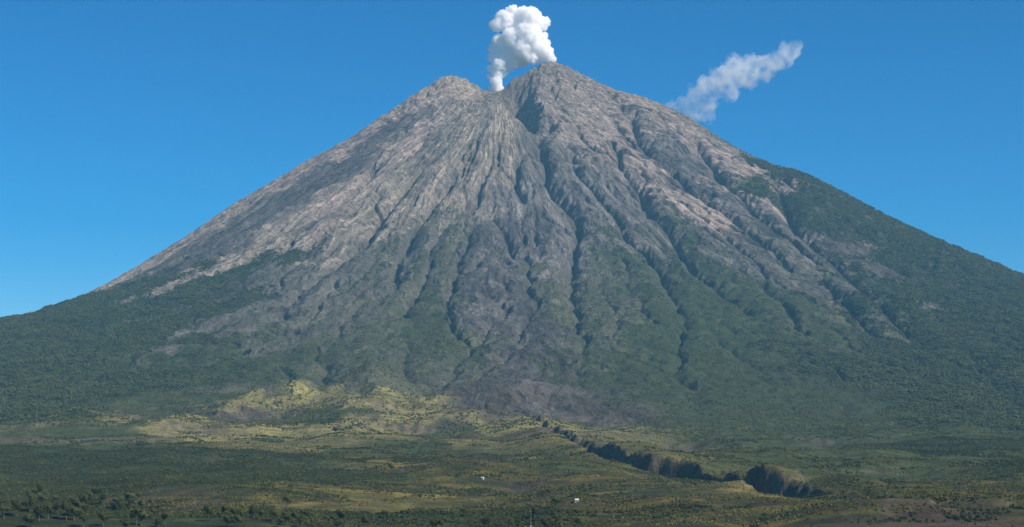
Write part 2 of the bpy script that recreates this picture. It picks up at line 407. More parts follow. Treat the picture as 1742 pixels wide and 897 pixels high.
# near-field pits and dark gullies in the fields
for pts, dep, hw in (([(868,822),(890,836),(915,842),(940,856)], 16, 24), ([(655,800),(675,804)], 12, 20), ([(760,770),(785,775)], 9, 20), ([(1010,845),(1050,850)], 8, 18), ([(930,812),(990,818)], 6, 18)):
    HF -= seg_field(X8, Y8, [(pts, dep, hw)], lambda x, y: bilin(HF, GX0, GY0, 8.0, x, y))
def fix_outline(HF):
    pts = SKY_L[::-1]+SKY_R
    tx = np.array([p[0] for p in pts], float); ty = np.array([p[1] for p in pts], float)
    for it in range(3):
        yy = np.arange(9000, 13400, 10.0); px = np.arange(0, 1743, 4.0)
        Xs = (px[:, None]-871)/F*yy[None]; Zs = bilin(HF, GX0, GY0, 8.0, Xs, np.broadcast_to(yy, Xs.shape))
        pr = (Zs-CAMZ)/yy*F; im = pr.argmax(1); top = EYE-pr.max(1)
        err = (top-np.interp(px, tx, ty))           # positive: too low in the picture
        k = np.exp(-0.5*(np.arange(-6, 7)/2.2)**2); k /= k.sum(); err = np.convolve(np.pad(err, 6, mode='edge'), k, 'valid')
        yr = np.convolve(np.pad(yy[im], 12, mode='edge'), np.ones(25)/25, 'valid')
        cxs = (px-871)/F*yr; o = np.argsort(cxs)
        dz = np.interp(X8, cxs[o], (err*yr/F)[o]); yc = np.interp(X8, cxs[o], yr[o])
        HF = HF+dz*np.exp(-0.5*((Y8-yc)/420.0)**2)
    return HF
HF = fix_outline(HF)
HF = HF.astype(np.float32)
edge = (sstep(GX0, GX0+500, X8)*(1-sstep(GX1-500, GX1, X8))*(1-sstep(GY1-400, GY1, Y8))*sstep(GY0, GY0+150, Y8)).astype(np.float32)
base8 = base(X8, Y8).astype(np.float32)
DEL = (HF-base8)*edge
def terrain(x, y):
    inside = (x > GX0) & (x < GX1) & (y > GY0) & (y < GY1)
    d = np.where(inside, bilin(DEL, GX0, GY0, 8.0, x, y), 0)
    return base(x, y)+d
print('terrain', round(time.time()-T0, 1))

# ------------------------------------------------------------------ what grows and lies where
PAL = dict(
 ash=(0.185, 0.169, 0.154), purple=(0.090, 0.081, 0.075), pink=(0.355, 0.285, 0.240), tan=(0.290, 0.248, 0.195),
 sparse=(0.112, 0.108, 0.086), moss=(0.088, 0.090, 0.058), slope=(0.044, 0.060, 0.024), forest=(0.030, 0.041, 0.016), grass=(0.205, 0.186, 0.072),
 field=(0.046, 0.052, 0.017), bare=(0.076, 0.066, 0.050), brown=(0.062, 0.048, 0.032), pale=(0.42, 0.34, 0.27))
names = list(PAL)
CP = {
 'pink': [(770,140),(740,155),(690,185),(620,230),(560,268),(500,300),(450,330),(390,365),(330,405),(700,245),(705,230),(805,155),(960,130),(985,150),(940,160),(1000,180),(1010,230),(1050,270),(1090,290),(1140,330),(1190,370),(1110,200),(1160,220),(1210,255),(1240,280),(1310,310),(1300,340),(1260,390),(990,220),(560,355),(540,390),(1060,220),(960,190)],
 'sparse': [(400,570),(425,540),(450,500),(640,520),(580,520),(540,560),(440,500),(640,460),(600,440),(500,470),(530,500),(1300,430),(1350,460),(1320,400),(1400,500),(1270,420),(1240,440),(1370,440),(470,450),(360,400),(300,440),(250,465),(1080,380),(1110,420),(1040,400)],
 'pale': [(790,145),(805,150),(750,140),(735,152),(775,150),(800,160),(798,150),(765,133)],
 'tan': [(760,230),(600,390),(620,350),(560,420),(500,400),(700,350),(800,340),(780,300),(870,300),(830,250),(840,200),(860,260),(400,430),(380,450),(360,470),(770,200),(795,215),(730,300),(270,440),(240,462),],
 'ash': [(820,210),(850,350),(880,340),(900,300),(960,300),(1000,300),(1040,340),(1080,380),(920,380),(880,420),(900,460),(860,500),(1150,250),(1180,290),(1250,340),(1120,230),(1030,380),(960,420),(930,440),(700,440),(1060,400)],
 'purple': [(900,420),(920,470),(880,560),(905,600),(860,660),(900,650),(930,600),(870,700),(830,690),(900,700),(940,690),(820,520),(865,400),(880,440),(850,470),(880,500),(860,540),(890,560),(845,590),(870,620),(850,640),(640,235),(560,290),(500,335),(440,375),(390,410),(760,225),(740,235),(940,290),(1200,330),(820,500),(840,540),(1150,290),(1380,420),(360,400)],
 'moss': [(625,605),(600,625),(650,625),(625,635),(580,650),(660,650),(190,746),(60,745),(130,750),(560,640),(430,660),(460,655),(520,570),(640,500),(660,540),(700,500),(740,470),(790,440),(680,580),(800,560),(470,590),(840,590),(1000,560),(560,600),(500,590),(600,580),(690,420),(720,470),(760,450),(740,540),(780,480),(1000,440),(1040,470),(1070,500),(1020,520),(1440,560),(950,480),(620,560)],
 'slope': [(600,705),(530,700),(470,715),(690,755),(620,770),(720,740),(820,770),(960,790),(880,775),(560,790),(690,600),(720,560),(770,540),(660,470),(700,450),(1120,470),(1080,430),(1180,420),(1010,430),(1050,400),(340,600),(400,610),(1100,600),(1060,640),(1150,680),(1100,540),(1220,640),(1260,700),(1180,470),(1230,480),(1200,560),(1330,720),(1400,700),(1300,600),(1290,520),(1380,600),(760,580),(720,540),(430,640),(500,640),(380,680),(300,700),(450,600),(640,590),(1500,700),(1560,740),(1400,760),(60,760),(130,740),(200,740),(1250,770),(1340,790),(1600,790),(1050,580),(1100,500),(950,620),(1000,640)],
 'forest': [(100,527),(60,540),(20,555),(140,512),(170,500),(130,540),(250,490),(210,500),(1330,292),(1370,305),(1390,330),(60,600),(150,560),(250,520),(330,490),(120,660),(220,620),(300,580),(20,680),(100,700),(380,520),(420,460),(480,440),(520,420),(260,650),(200,560),(60,560),(1500,480),(1600,520),(1700,560),(1500,420),(1400,380),(1360,330),(1550,600),(1650,650),(1720,720),(1600,700),(1450,620),(1680,500),(1420,340),(1600,440),(1500,380),(1480,560),(1340,370),(1740,640),(0,780),(100,790),(200,780),(320,790),(420,780),(480,790),(50,820),(160,820),(300,830),(400,820),(60,860),(150,870),(20,890),(200,890),(300,880),(350,890),(400,885),(500,890),(550,880),(650,880),(700,890),(720,878),(800,885),(900,895),(950,892),(1000,895),(100,895),(0,830),(480,880),(450,885),(600,885),(750,885),(850,890),(350,850),(520,800),(560,820),(1742,790),(1650,760)],
 'grass': [(610,725),(600,735),(760,715),(660,745),(700,790),(820,735),(500,665),(470,680),(440,690),(400,700),(350,715),(300,730),(540,690),(600,680),(640,670),(680,690),(720,690),(620,720),(580,745),(560,755),(550,765),(660,720),(700,710),(425,725),(400,735),(440,738),(350,745),(880,762),(930,765),(600,860),(560,865),(480,865),(660,860),(700,845),(600,845),(740,850),(1340,820),(1080,790),(1065,770)],
 'bare': [(430,700),(400,710),(370,720),(330,730),(380,715),(840,665),(890,675),(930,645),(860,700),(960,695),(800,695),(435,705)],
 'field': [(1150,850),(1190,848),(1000,825),(1200,890),(1300,895),(1380,895),(1080,880),(1100,840),(700,770),(750,800),(650,780),(850,800),(800,830),(900,790),(950,850),(1000,790),(1050,830),(1100,860),(1250,870),(1350,880),(1450,880),(600,830),(550,840),(450,850),(680,740),(640,740),(1400,840),(1500,840),(1600,840),(1700,830),(1742,850),(1450,820),(1150,880),(600,710),(500,720),(560,715)],
 'brown': [(400,860),(340,855),(900,830),(980,850),(1550,880),(1650,885),(1742,890),(1500,890),(1200,860),(260,850),(840,775),(770,745),(1600,895),(1700,895),(1450,895),(1650,875)],
}
tfn = lambda x, y: bilin(HF, GX0, GY0, 8.0, x, y)
cpx = []; cpm = []
for k, L in CP.items():
    for p in L: cpx.append(p); cpm.append(names.index(k))
cpx = np.array(cpx, float); cpm = np.array(cpm)
cwx, cwy = march(cpx[:, 0], cpx[:, 1], tfn)
# warped coordinates in which distances look alike across and down the slope
def warp(x, y):
    d = np.maximum(y, 800.0)
    return x/d*F, (CAMZ-terrain(x, y))/d*F*1.0+0.0
def classify(x, y):
    """weights of the ground covers at ground points, in coordinates that run round and down the cone"""
    n = x.size; W = np.zeros((n, len(names)), np.float32)
    r, th = polar(x, y)
    jx = 0.035*fbm(x/260, y/260, 4, 101)+0.02*fbm(x/60, y/60, 2, 105); jr = 0.10*fbm(x/300, y/300, 4, 111)+0.04*gnoise(x/50, y/50, 117)
    # in front: distances as they spread over the plain
    u = x/np.maximum(y, 900)*3.2+jx*1.2; v = np.log(np.maximum(y, 900)/1000)*2.6+jr*0.6+0.0008*terrain(x, y)
    cu = cwx/cwy*3.2; cv = np.log(cwy/1000)*2.6+0.0008*terrain(cwx, cwy)
    # on the cone: covers run downhill in tongues
    js = 0.05*fbm(th*9, np.log(r+50)*2.2, 5, 401, 0.6)
    um = th*1.0+js+0.4*jx; vm = np.log(np.maximum(r, 150))*0.36+0.6*jr
    cr, ct = polar(cwx, cwy); cum = ct*1.0; cvm = np.log(np.maximum(cr, 150))*0.36
    bl = sstep(4700, 6000, r)[:, None]
    for i in range(0, n, 60000):
        s = slice(i, min(n, i+60000))
        d2 = (u[s, None]-cu[None])**2+(v[s, None]-cv[None])**2
        d3 = (um[s, None]-cum[None])**2+(vm[s, None]-cvm[None])**2
        w = (1.0/(d2+3e-4)**3.0); w /= w.sum(1, keepdims=True)
        w3 = (1.0/(d3+2e-4)**3.0); w3 /= w3.sum(1, keepdims=True)
        w = (w*bl[s]+w3*(1-bl[s])).astype(np.float32)
        for m in range(len(names)):
            W[s, m] = w[:, cpm == m].sum(1)
    W /= W.sum(1, keepdims=True)
    return W
print('controls', len(cpx), round(time.time()-T0, 1))

# ------------------------------------------------------------------ the mesh of the land: one tensor grid, split by place
def outgrid(a, step, last, g=1.13):
    o = [a]
    while abs(o[-1]) < abs(last): step *= g; o.append(o[-1]+(step if last > a or last > 0 and a > 0 else -step))
    return o
xs_f = np.arange(-4240, 4241, 8.0)
xr = [4240.0]; s = 8.0
while xr[-1] < 21000: s = min(s*1.16, 1500); xr.append(xr[-1]+s)
xs = np.concatenate([-np.array(xr[:0:-1]), xs_f, np.array(xr[1:])])
y1 = np.arange(1900, 5595, 15.0); y2 = np.arange(5600, 12850, 8.0); y3 = [12850.0]; s = 8.0
while y3[-1] < 24500: s = min(s*1.14, 1500); y3.append(y3[-1]+s)
y0 = [1900.0]; s = 15.0
while y0[-1] > -4000: s = min(s*1.25, 800); y0.append(y0[-1]-s)
ys = np.concatenate([np.array(y0[:0:-1]), y1, y2, np.array(y3)])
MX, MY = np.meshgrid(xs, ys)
MZ = terrain(MX, MY)
# fine crags on steep bare rock near the top
mr, mth = polar(MX, MY)
nrow, ncol = MX.shape
co = np.stack([MX, MY, MZ], -1).reshape(-1, 3).astype(np.float32)
gy_, gx_ = np.gradient(MZ, ys, xs)
nrm = np.stack([-gx_, -gy_, np.ones_like(gx_)], -1); nrm /= np.linalg.norm(nrm, axis=-1, keepdims=True); nrm = nrm.reshape(-1, 3).astype(np.float32)
cellA = bilin(A8, GX0, GY0, 8.0, MX, MY)
# coarse classification, then interpolated to the mesh
CX, CY = np.meshgrid(np.arange(GX0, GX1+1, 20.0), np.arange(GY0, GY1+1, 20.0))
WC = classify(CX.ravel(), CY.ravel()).reshape(CX.shape+(-1,))
print('classified', round(time.time()-T0, 1))
def cover(x, y):
    return np.stack([bilin(WC[..., k], GX0, GY0, 20.0, x, y) for k in range(len(names))], -1)
jx = 45*fbm(MX/110, MY/110, 4, 201); jy = 90*fbm(MX/110, MY/110, 4, 207)
WM = cover(MX+jx, MY+jy)
# sharpen so covers meet in ragged patches instead of soft blends
WM = WM**1.0; WM /= WM.sum(-1, keepdims=True)
pal = np.array([PAL[k] for k in names], np.float32)
col = WM@pal
r_, th_ = mr, mth
slopev = np.hypot(gx_, gy_)
# fresh grey debris in the water courses of the bare cone
ch = sstep(2.5, 6.5, np.log(np.maximum(cellA, 1)))*sstep(5600, 3800, r_)
veg = WM[..., names.index('forest')]+WM[..., names.index('slope')]+0.6*WM[..., names.index('moss')]
col = col*(1-0.45*ch[..., None])+0.45*ch[..., None]*np.array([0.115, 0.108, 0.104])
# streaks of scree running down the cone
w1 = 60*fbm(MX/700, MY/700, 3, 9)
st = fbm((th_*2600+w1)/42, r_/520, 4, 131)
st2 = fbm((th_*2600+w1)/160, r_/1500, 3, 137)
bare = np.clip(1-veg*1.2, 0, 1)
top = sstep(4600, 2500, r_)
col = col*(1+bare[..., None]*top[..., None]*(0.34*st+0.22*st2)[..., None]*np.array([1.0, 0.97, 0.93]))
# cliffs show bare rock
cl = sstep(0.85, 1.25, slopev)*sstep(4200, 3000, r_)*0.5
col = col*(1-cl[..., None])+cl[..., None]*np.array([0.11, 0.10, 0.097])
col = col*(1+0.40*sstep(1300, 350, mr)[..., None]*np.array([1.04, 1.0, 0.95]))
for px_, py_, sx_, sy_, a_ in ((799, 158, 48, 110, 0.95), (808, 150, 36, 70, 0.7), (785, 148, 36, 80, 0.5), (766, 136, 50, 60, 0.6), (742, 150, 30, 110, 0.4)):
    wx_, wy_ = march([px_], [py_], tfn)
    wp = a_*np.exp(-((MX-wx_[0])/sx_)**2-((MY-wy_[0])/sy_)**2)*(0.7+0.5*fbm(MX/40, MY/40, 3, 501)); wp = np.clip(wp, 0, 1)[..., None]
    col = col*(1-wp)+wp*np.array([0.78, 0.62, 0.50])
# field mosaic in front
ff = sstep(5600, 4300, MY+0.2*np.abs(MX))
fm = fbm(MX/170+1.2*gnoise(MX/400, MY/400, 3), MY/60, 5, 151, 0.6)
gsel = sstep(-0.05, 0.45, fm)
fieldw = (WM[..., names.index('field')]+WM[..., names.index('grass')])*ff
dk = np.array([0.028, 0.034, 0.011]); lt = np.array([0.118, 0.092, 0.024])
tgt = dk*(1-gsel[..., None])+lt*gsel[..., None]
col = col*(1-0.7*fieldw[..., None])+0.7*fieldw[..., None]*tgt
gv = fbm(MX/35, MY/45, 3, 161)
sv = fbm(MX/95, MY/22, 3, 165)*ff
col = col*(1+0.45*sv[..., None])
col = col*(1+0.22*gv[..., None]*(0.5+0.5*bare[..., None]))
ce = sstep(0.33, 0.6, slopev)*sstep(6200, 5600, MY)
col = col*(1-0.8*ce[..., None])+0.8*ce[..., None]*np.array([0.100, 0.084, 0.062])*(1+0.9*fbm(MX/26, MY/80, 3, 431))[..., None]
col = np.clip(col, 0.015, 0.75)
colr = np.concatenate([col.reshape(-1, 3), veg.reshape(-1, 1)], 1).astype(np.float32)
lp = np.stack([mth*14+0.25*fbm(MX/420, MY/420, 3, 361), np.log(np.maximum(mr, 60))*1.7, MZ*0], -1).reshape(-1, 3).astype(np.float32)
# zones
qi = np.arange((nrow-1)*(ncol-1)); qr = qi//(ncol-1); qc = qi % (ncol-1)
v0 = qr*ncol+qc
quads = np.stack([v0, v0+1, v0+1+ncol, v0+ncol], 1)
qx = 0.5*(xs[qc]+xs[qc+1]); qy = 0.5*(ys[qr]+ys[qr+1])
qr_, qth = polar(qx, qy)
lim = 6900+260*fbm(qx/500, qy/500, 3, 171)
zone = np.where(qr_ < lim, 0, np.where((np.abs(qx) < 4400) & (qy > 1700) & (qy < 8000), 1, 2))

def land_material(name, rock):
    m = bpy.data.materials.new(name); m.use_nodes = True; n = m.node_tree; n.nodes.clear(); N = n.nodes.new; L = n.links.new
    out = N('ShaderNodeOutputMaterial'); bs = N('ShaderNodeBsdfPrincipled'); L(bs.outputs[0], out.inputs[0])
    bs.inputs['Roughness'].default_value = 0.95; bs.inputs['Specular IOR Level'].default_value = 0.15
    at = N('ShaderNodeVertexColor'); at.layer_name = 'ground_cover'
    geo = N('ShaderNodeNewGeometry')
    def noise(scale, det=5, rough=0.6):
        t = N('ShaderNodeTexNoise'); t.inputs['Scale'].default_value = scale; t.inputs['Detail'].default_value = det
        t.inputs['Roughness'].default_value = rough; L(geo.outputs['Position'], t.inputs['Vector']); return t
    def ridge(scale, det, src):
        t = N('ShaderNodeTexNoise'); t.noise_type = 'RIDGED_MULTIFRACTAL'; t.inputs['Scale'].default_value = scale; t.inputs['Detail'].default_value = det
        t.inputs['Roughness'].default_value = 0.6; t.inputs['Offset'].default_value = 0.9; t.inputs['Gain'].default_value = 2.0; L(src, t.inputs['Vector']); return t
    def math_(op, a, b):
        q = N('ShaderNodeMath'); q.operation = op
        for i, v in enumerate((a, b)):
            if isinstance(v, (int, float)): q.inputs[i].default_value = v
            else: L(v, q.inputs[i])
        return q.outputs[0]
    n1 = noise(1/26.0, 6, 0.7); n2 = noise(1/9.0, 4, 0.6)
    if not rock:
        mp = N('ShaderNodeMapping'); mp.inputs['Scale'].default_value = (1/45.0, 1/16.0, 1/16.0); L(geo.outputs['Position'], mp.inputs['Vector'])
        n2 = N('ShaderNodeTexNoise'); n2.inputs['Scale'].default_value = 1.0; n2.inputs['Detail'].default_value = 7; n2.inputs['Roughness'].default_value = 0.72; L(mp.outputs[0], n2.inputs['Vector'])
    # grain 0.6 .. 1.4
    g = math_('ADD', math_('MULTIPLY', n1.outputs[0], 1.1 if rock else 1.5), math_('MULTIPLY', n2.outputs[0], 0.7 if rock else 2.2))
    g = math_('ADD', math_('SUBTRACT', g, 0.9 if rock else 1.85), 1.0)
    g = math_('MAXIMUM', g, 0.35)
    if rock:
        da = N('ShaderNodeAttribute'); da.attribute_name = 'down_slope'
        n3 = N('ShaderNodeTexNoise'); n3.inputs['Scale'].default_value = 2.2; n3.inputs['Detail'].default_value = 9; n3.inputs['Roughness'].default_value = 0.68; L(da.outputs['Vector'], n3.inputs['Vector'])
        n4 = N('ShaderNodeTexNoise'); n4.inputs['Scale'].default_value = 7.0; n4.inputs['Detail'].default_value = 6; n4.inputs['Roughness'].default_value = 0.7; L(da.outputs['Vector'], n4.inputs['Vector'])
        r5 = ridge(3.0, 5, da.outputs['Vector']); r6 = ridge(1/38.0, 4, geo.outputs['Position'])
        sk = math_('SUBTRACT', math_('ADD', math_('MULTIPLY', n3.outputs[0], 3.4), math_('MULTIPLY', n4.outputs[0], 2.2)), 2.8)
        vg = math_('SUBTRACT', 1.0, math_('MULTIPLY', at.outputs['Alpha'], 0.75))
        sk = math_('ADD', 1.0, math_('MULTIPLY', sk, vg)); g = math_('MULTIPLY', g, math_('MAXIMUM', sk, 0.3))
    mul = N('ShaderNodeVectorMath'); mul.operation = 'SCALE'; L(at.outputs[0], mul.inputs[0]); L(g, mul.inputs['Scale'])
    L(mul.outputs[0], bs.inputs['Base Color'])
    bp = N('ShaderNodeBump'); bp.inputs['Strength'].default_value = 1.0; bp.inputs['Distance'].default_value = 17.0 if rock else 8.0
    hh = math_('ADD', n1.outputs[0], math_('MULTIPLY', n2.outputs[0], 0.4)); 
    if rock: hh = math_('ADD', hh, math_('MULTIPLY', math_('ADD', math_('ADD', math_('MULTIPLY', n3.outputs[0], 3.0), math_('MULTIPLY', n4.outputs[0], 1.6)), math_('ADD', math_('MULTIPLY', r5.outputs[0], 0.55), math_('MULTIPLY', r6.outputs[0], 0.30))), vg))
    L(hh, bp.inputs['Height'])
    L(bp.outputs[0], bs.inputs['Normal'])
    return m
mat_rock = land_material('volcanic_ash_and_scrub', True)
mat_field = land_material('fields_and_meadow', False)
def submesh(name, z, mat, objname):
    q = quads[zone == z]
    used, inv = np.unique(q, return_inverse=True); q = inv.reshape(-1, 4)
    me = bpy.data.meshes.new(name)
    me.vertices.add(len(used)); me.vertices.foreach_set('co', co[used].ravel())
    me.loops.add(len(q)*4); me.loops.foreach_set('vertex_index', q.ravel().astype(np.int32))
    me.polygons.add(len(q)); me.polygons.foreach_set('loop_start', (np.arange(len(q))*4).astype(np.int32))
    me.polygons.foreach_set('use_smooth', np.ones(len(q), bool))
    me.update(calc_edges=True)
    ca = me.color_attributes.new('ground_cover', 'FLOAT_COLOR', 'POINT'); ca.data.foreach_set('color', colr[used].ravel())
    dsa = me.attributes.new('down_slope', 'FLOAT_VECTOR', 'POINT'); dsa.data.foreach_set('vector', lp[used].ravel())
    me.normals_split_custom_set_from_vertices(nrm[used])
    me.materials.append(mat)
    o = link(objname, me); o['kind'] = 'structure'
    return o
volcano = submesh('volcano', 0, mat_rock, 'volcano')
volcano['label'] = 'steep ash grey volcano cone with gullied slopes and green lower flanks'
fields = submesh('foothills', 1, mat_field, 'foothills')
plain = submesh('ground', 2, mat_field, 'ground')
print('land', len(quads), round(time.time()-T0, 1))

# ------------------------------------------------------------------ foliage
def leaf_mat(name, c, var=0.35):
    m = bpy.data.materials.new(name); m.use_nodes = True; n = m.node_tree
    bs = n.nodes['Principled BSDF']; bs.inputs['Roughness'].default_value = 0.8; bs.inputs['Specular IOR Level'].default_value = 0.2
    oi = n.nodes.new('ShaderNodeObjectInfo'); geo = n.nodes.new('ShaderNodeNewGeometry')
    tx = n.nodes.new('ShaderNodeTexNoise'); tx.inputs['Scale'].default_value = 1/60.0; tx.inputs['Detail'].default_value = 4
    n.links.new(geo.outputs['Position'], tx.inputs['Vector'])
    ad = n.nodes.new('ShaderNodeMath'); ad.operation = 'ADD'; tx2 = n.nodes.new('ShaderNodeTexNoise'); tx2.inputs['Scale'].default_value = 1/260.0; tx2.inputs['Detail'].default_value = 3; n.links.new(geo.outputs['Position'], tx2.inputs['Vector'])
    ab = n.nodes.new('ShaderNodeMath'); ab.operation = 'MULTIPLY_ADD'; ab.inputs[1].default_value = 0.45; n.links.new(oi.outputs['Random'], ab.inputs[0]); n.links.new(tx2.outputs[0], ab.inputs[2]); n.links.new(ab.outputs[0], ad.inputs[0]); n.links.new(tx.outputs[0], ad.inputs[1])
    cr = n.nodes.new('ShaderNodeValToRGB'); e = cr.color_ramp.elements
    e[0].position = 0.35; e[0].color = (c[0]*(1-var), c[1]*(1-var), c[2]*(1-var*0.8), 1)
    e[1].position = 1.25 if False else 1.0; e[1].color = (min(1, c[0]*(1+var*1.6)), c[1]*(1+var*1.2), c[2]*(1+var*0.4), 1)
    md = n.nodes.new('ShaderNodeMath'); md.operation = 'MULTIPLY'; md.inputs[1].default_value = 0.66
    n.links.new(ad.outputs[0], md.inputs[0]); n.links.new(md.outputs[0], cr.inputs[0]); n.links.new(cr.outputs[0], bs.inputs['Base Color'])
    return m
mat_leaf = leaf_mat('dark_foliage', (0.033, 0.046, 0.016), 0.6)
mat_scrub = leaf_mat('scrub_foliage', (0.050, 0.062, 0.022), 0.6)
mat_bark = bpy.data.materials.new('bark'); mat_bark.use_nodes = True
nb = mat_bark.node_tree; tb = nb.nodes.new('ShaderNodeTexNoise'); tb.inputs['Scale'].default_value = 3
rb = nb.nodes.new('ShaderNodeValToRGB'); rb.color_ramp.elements[0].color = (0.06, 0.045, 0.035, 1); rb.color_ramp.elements[1].color = (0.16, 0.13, 0.10, 1)
nb.links.new(tb.outputs[0], rb.inputs[0]); nb.links.new(rb.outputs[0], nb.nodes['Principled BSDF'].inputs['Base Color'])
def crown_mesh(name, seed, mat, n=26, leaf=0.34, flat=1.0, radius=1.0):
    """a crown of many small tilted leaf-clump faces; unit radius, base at z=0"""
    r = random.Random(seed); bm = bmesh.new()
    lobes = [(Vector((r.uniform(-.45, .45), r.uniform(-.45, .45), r.uniform(.45, 1.25)*flat)), r.uniform(.38, .62)) for _ in range(6)]
    for k in range(n):
        c, rad = lobes[k % len(lobes)]
        d = Vector((r.gauss(0, 1), r.gauss(0, 1), r.gauss(0.25, 1))).normalized()
        p = c+d*rad*r.uniform(.6, 1.05)
        t = d.cross(Vector((r.gauss(0, 1), r.gauss(0, 1), r.gauss(0, 1)))).normalized(); b = d.cross(t)
        s = leaf*r.uniform(.6, 1.3)
        tip = p+d*s*0.45
        ring = [p+(t*math.cos(a)+b*math.sin(a))*s*r.uniform(.7, 1.1) for a in (0, 1.57, 3.14, 4.71)]
        vs = [bm.verts.new(q) for q in ring]; vt = bm.verts.new(tip)
        for q in range(4): bm.faces.new((vs[q], vs[(q+1) % 4], vt))
    me = bpy.data.meshes.new(name); bm.to_mesh(me); bm.free(); me.materials.append(mat)
    return me
proto_col = bpy.data.collections.new('crown_shapes')
def scatter(name, pts, scl, protos, label, cat):
    me = bpy.data.meshes.new(name); me.vertices.add(len(pts)); me.vertices.foreach_set('co', pts.astype(np.float32).ravel())
    a = me.attributes.new('size', 'FLOAT', 'POINT'); a.data.foreach_set('value', scl.astype(np.float32))
    o = link(name, me); tag(o, label, cat, kind='stuff')
    ng = bpy.data.node_groups.new(name, 'GeometryNodeTree'); ng.interface.new_socket('Geometry', in_out='INPUT', socket_type='NodeSocketGeometry'); ng.interface.new_socket('Geometry', in_out='OUTPUT', socket_type='NodeSocketGeometry')
    N = ng.nodes.new; L = ng.links.new
    gi = N('NodeGroupInput'); go = N('NodeGroupOutput')
    m2p = N('GeometryNodeMeshToPoints'); iop = N('GeometryNodeInstanceOnPoints'); L(gi.outputs[0], m2p.inputs[0]); L(m2p.outputs[0], iop.inputs['Points'])
    gg = N('GeometryNodeJoinGeometry')
    for pm in protos:
        po = bpy.data.objects.new('crown_shape', pm); proto_col.objects.link(po)
        oi = N('GeometryNodeObjectInfo'); oi.inputs['Object'].default_value = po; oi.inputs['As Instance'].default_value = True
        L(oi.outputs['Geometry'], gg.inputs[0])
    L(gg.outputs[0], iop.inputs['Instance']); iop.inputs['Pick Instance'].default_value = True
    rnd = N('FunctionNodeRandomValue'); rnd.data_type = 'INT'; rnd.inputs['Min'].default_value = 0; rnd.inputs['Max'].default_value = len(protos)-1
    L(rnd.outputs[2], iop.inputs['Instance Index'])
    rr_ = N('FunctionNodeRandomValue'); rr_.data_type = 'FLOAT_VECTOR'; rr_.inputs[0].default_value = (-0.12, -0.12, 0); rr_.inputs[1].default_value = (0.12, 0.12, 6.283)
    L(rr_.outputs[0], iop.inputs['Rotation'])
    na = N('GeometryNodeInputNamedAttribute'); na.data_type = 'FLOAT'; na.inputs[0].default_value = 'size'
    L(na.outputs[0], iop.inputs['Scale'])
    L(iop.outputs[0], go.inputs[0])
    md = o.modifiers.new('scatter', 'NODES'); md.node_group = ng
    return o
low = [crown_mesh('crown_low', s_, mat_leaf, 14, 0.55, 0.8) for s_ in range(5)]
scr = [crown_mesh('scrub_low', 40+s_, mat_scrub, 12, 0.55, 0.6) for s_ in range(4)]
mid = [crown_mesh('crown_mid', 80+s_, mat_leaf, 60, 0.26, 1.0) for s_ in range(4)]
FW = names.index('forest'); SW = names.index('slope'); MW = names.index('moss'); FD = names.index('field'); GW = names.index('grass')
def sample(n, xf, y0_, y1_, seed):
    rg = np.random.default_rng(seed)
    u = rg.uniform(-xf, xf, n); yy = rg.uniform(y0_**0.5, y1_**0.5, n)**2 if False else rg.uniform(y0_, y1_, n)
    return u*yy, yy, rg
def visible_pts(x, y): return np.stack([x, y, terrain(x, y)], 1)
# forest on the flanks
x, y, rg = sample(900000, 0.285, 5200, 12700, 1)
W = cover(x, y); clump = fbm(x/120, y/120, 3, 181)
pf = np.clip(W[:, FW]**1.5*(0.85+1.3*clump+0.5*fbm(x/45, y/45, 2, 521)), 0, 1)
k = rg.random(len(x)) < pf*0.9
P = visible_pts(x[k], y[k]); P[:, 2] -= 3
scatter('forest', P, rg.uniform(3.5, 8.5, k.sum())*(0.45+0.55*np.clip(W[k, FW], 0, 1)), low, 'dense dark green forest covering the lower flanks of the volcano', 'forest')
nf = k.sum()
ps = np.clip((W[:, SW]+0.6*W[:, MW]+0.35*W[:, GW])*(0.45+0.9*clump), 0, 1)
k2 = (~k) & (rg.random(len(x)) < ps*0.55)
P = visible_pts(x[k2], y[k2]); P[:, 2] -= 1.5
scatter('scrub', P, rg.uniform(1.8, 5.0, k2.sum()), scr, 'low green scrub spread over the middle slopes and gullies', 'scrub')
# woods and hedges between the fields in front
x, y, rg = sample(580000, 0.285, 2000, 5600, 2)
W = cover(x, y); cl_ = fbm(x/300, y/80, 5, 191, 0.6); cl2 = fbm(x/45, y/30, 2, 195)
pf = np.clip(sstep(0.25, 0.6, W[:, FW]), 0, 1)*0.55*sstep(-0.75, 0.1, fbm(x/220, y/110, 4, 451))
ph = sstep(0.02, 0.40, cl_)*sstep(-0.3, 0.3, cl2)*0.42+0.02*sstep(-.2, .4, cl2)
sl_ = np.hypot(terrain(x+8, y)-terrain(x-8, y), terrain(x, y+8)-terrain(x, y-8))/16
k = (rg.random(len(x)) < np.maximum(pf, ph)) & (sl_ < 0.42)
P = visible_pts(x[k], y[k]); P[:, 2] -= 1.0
scatter('woodland', P, rg.uniform(1.2, 3.6, k.sum())*(0.7+0.6*np.clip(cl_[k], 0, .5))*np.where(P[:, 1] < 3600, 0.85, 1.0), mid, 'dark woods and hedgerows in horizontal bands across the foreground fields', 'woodland')
mat_tuss = leaf_mat('dry_tussock', (0.072, 0.076, 0.027), 0.6)
tus = [crown_mesh('tussock_low', 160+s_, mat_tuss, 8, 0.6, 0.45) for s_ in range(4)]
x, y, rg = sample(420000, 0.285, 2100, 6400, 5)
cl3 = fbm(x/110, y/38, 4, 481, 0.6)
W = cover(x, y); k3 = (rg.random(len(x)) < 0.75*sstep(-0.35, 0.35, cl3)*(1-0.7*W[:, FW])*(1-0.6*W[:, GW])*np.where(y > 5600, 0.45, 1.0))
P = visible_pts(x[k3], y[k3]); P[:, 2] -= .4
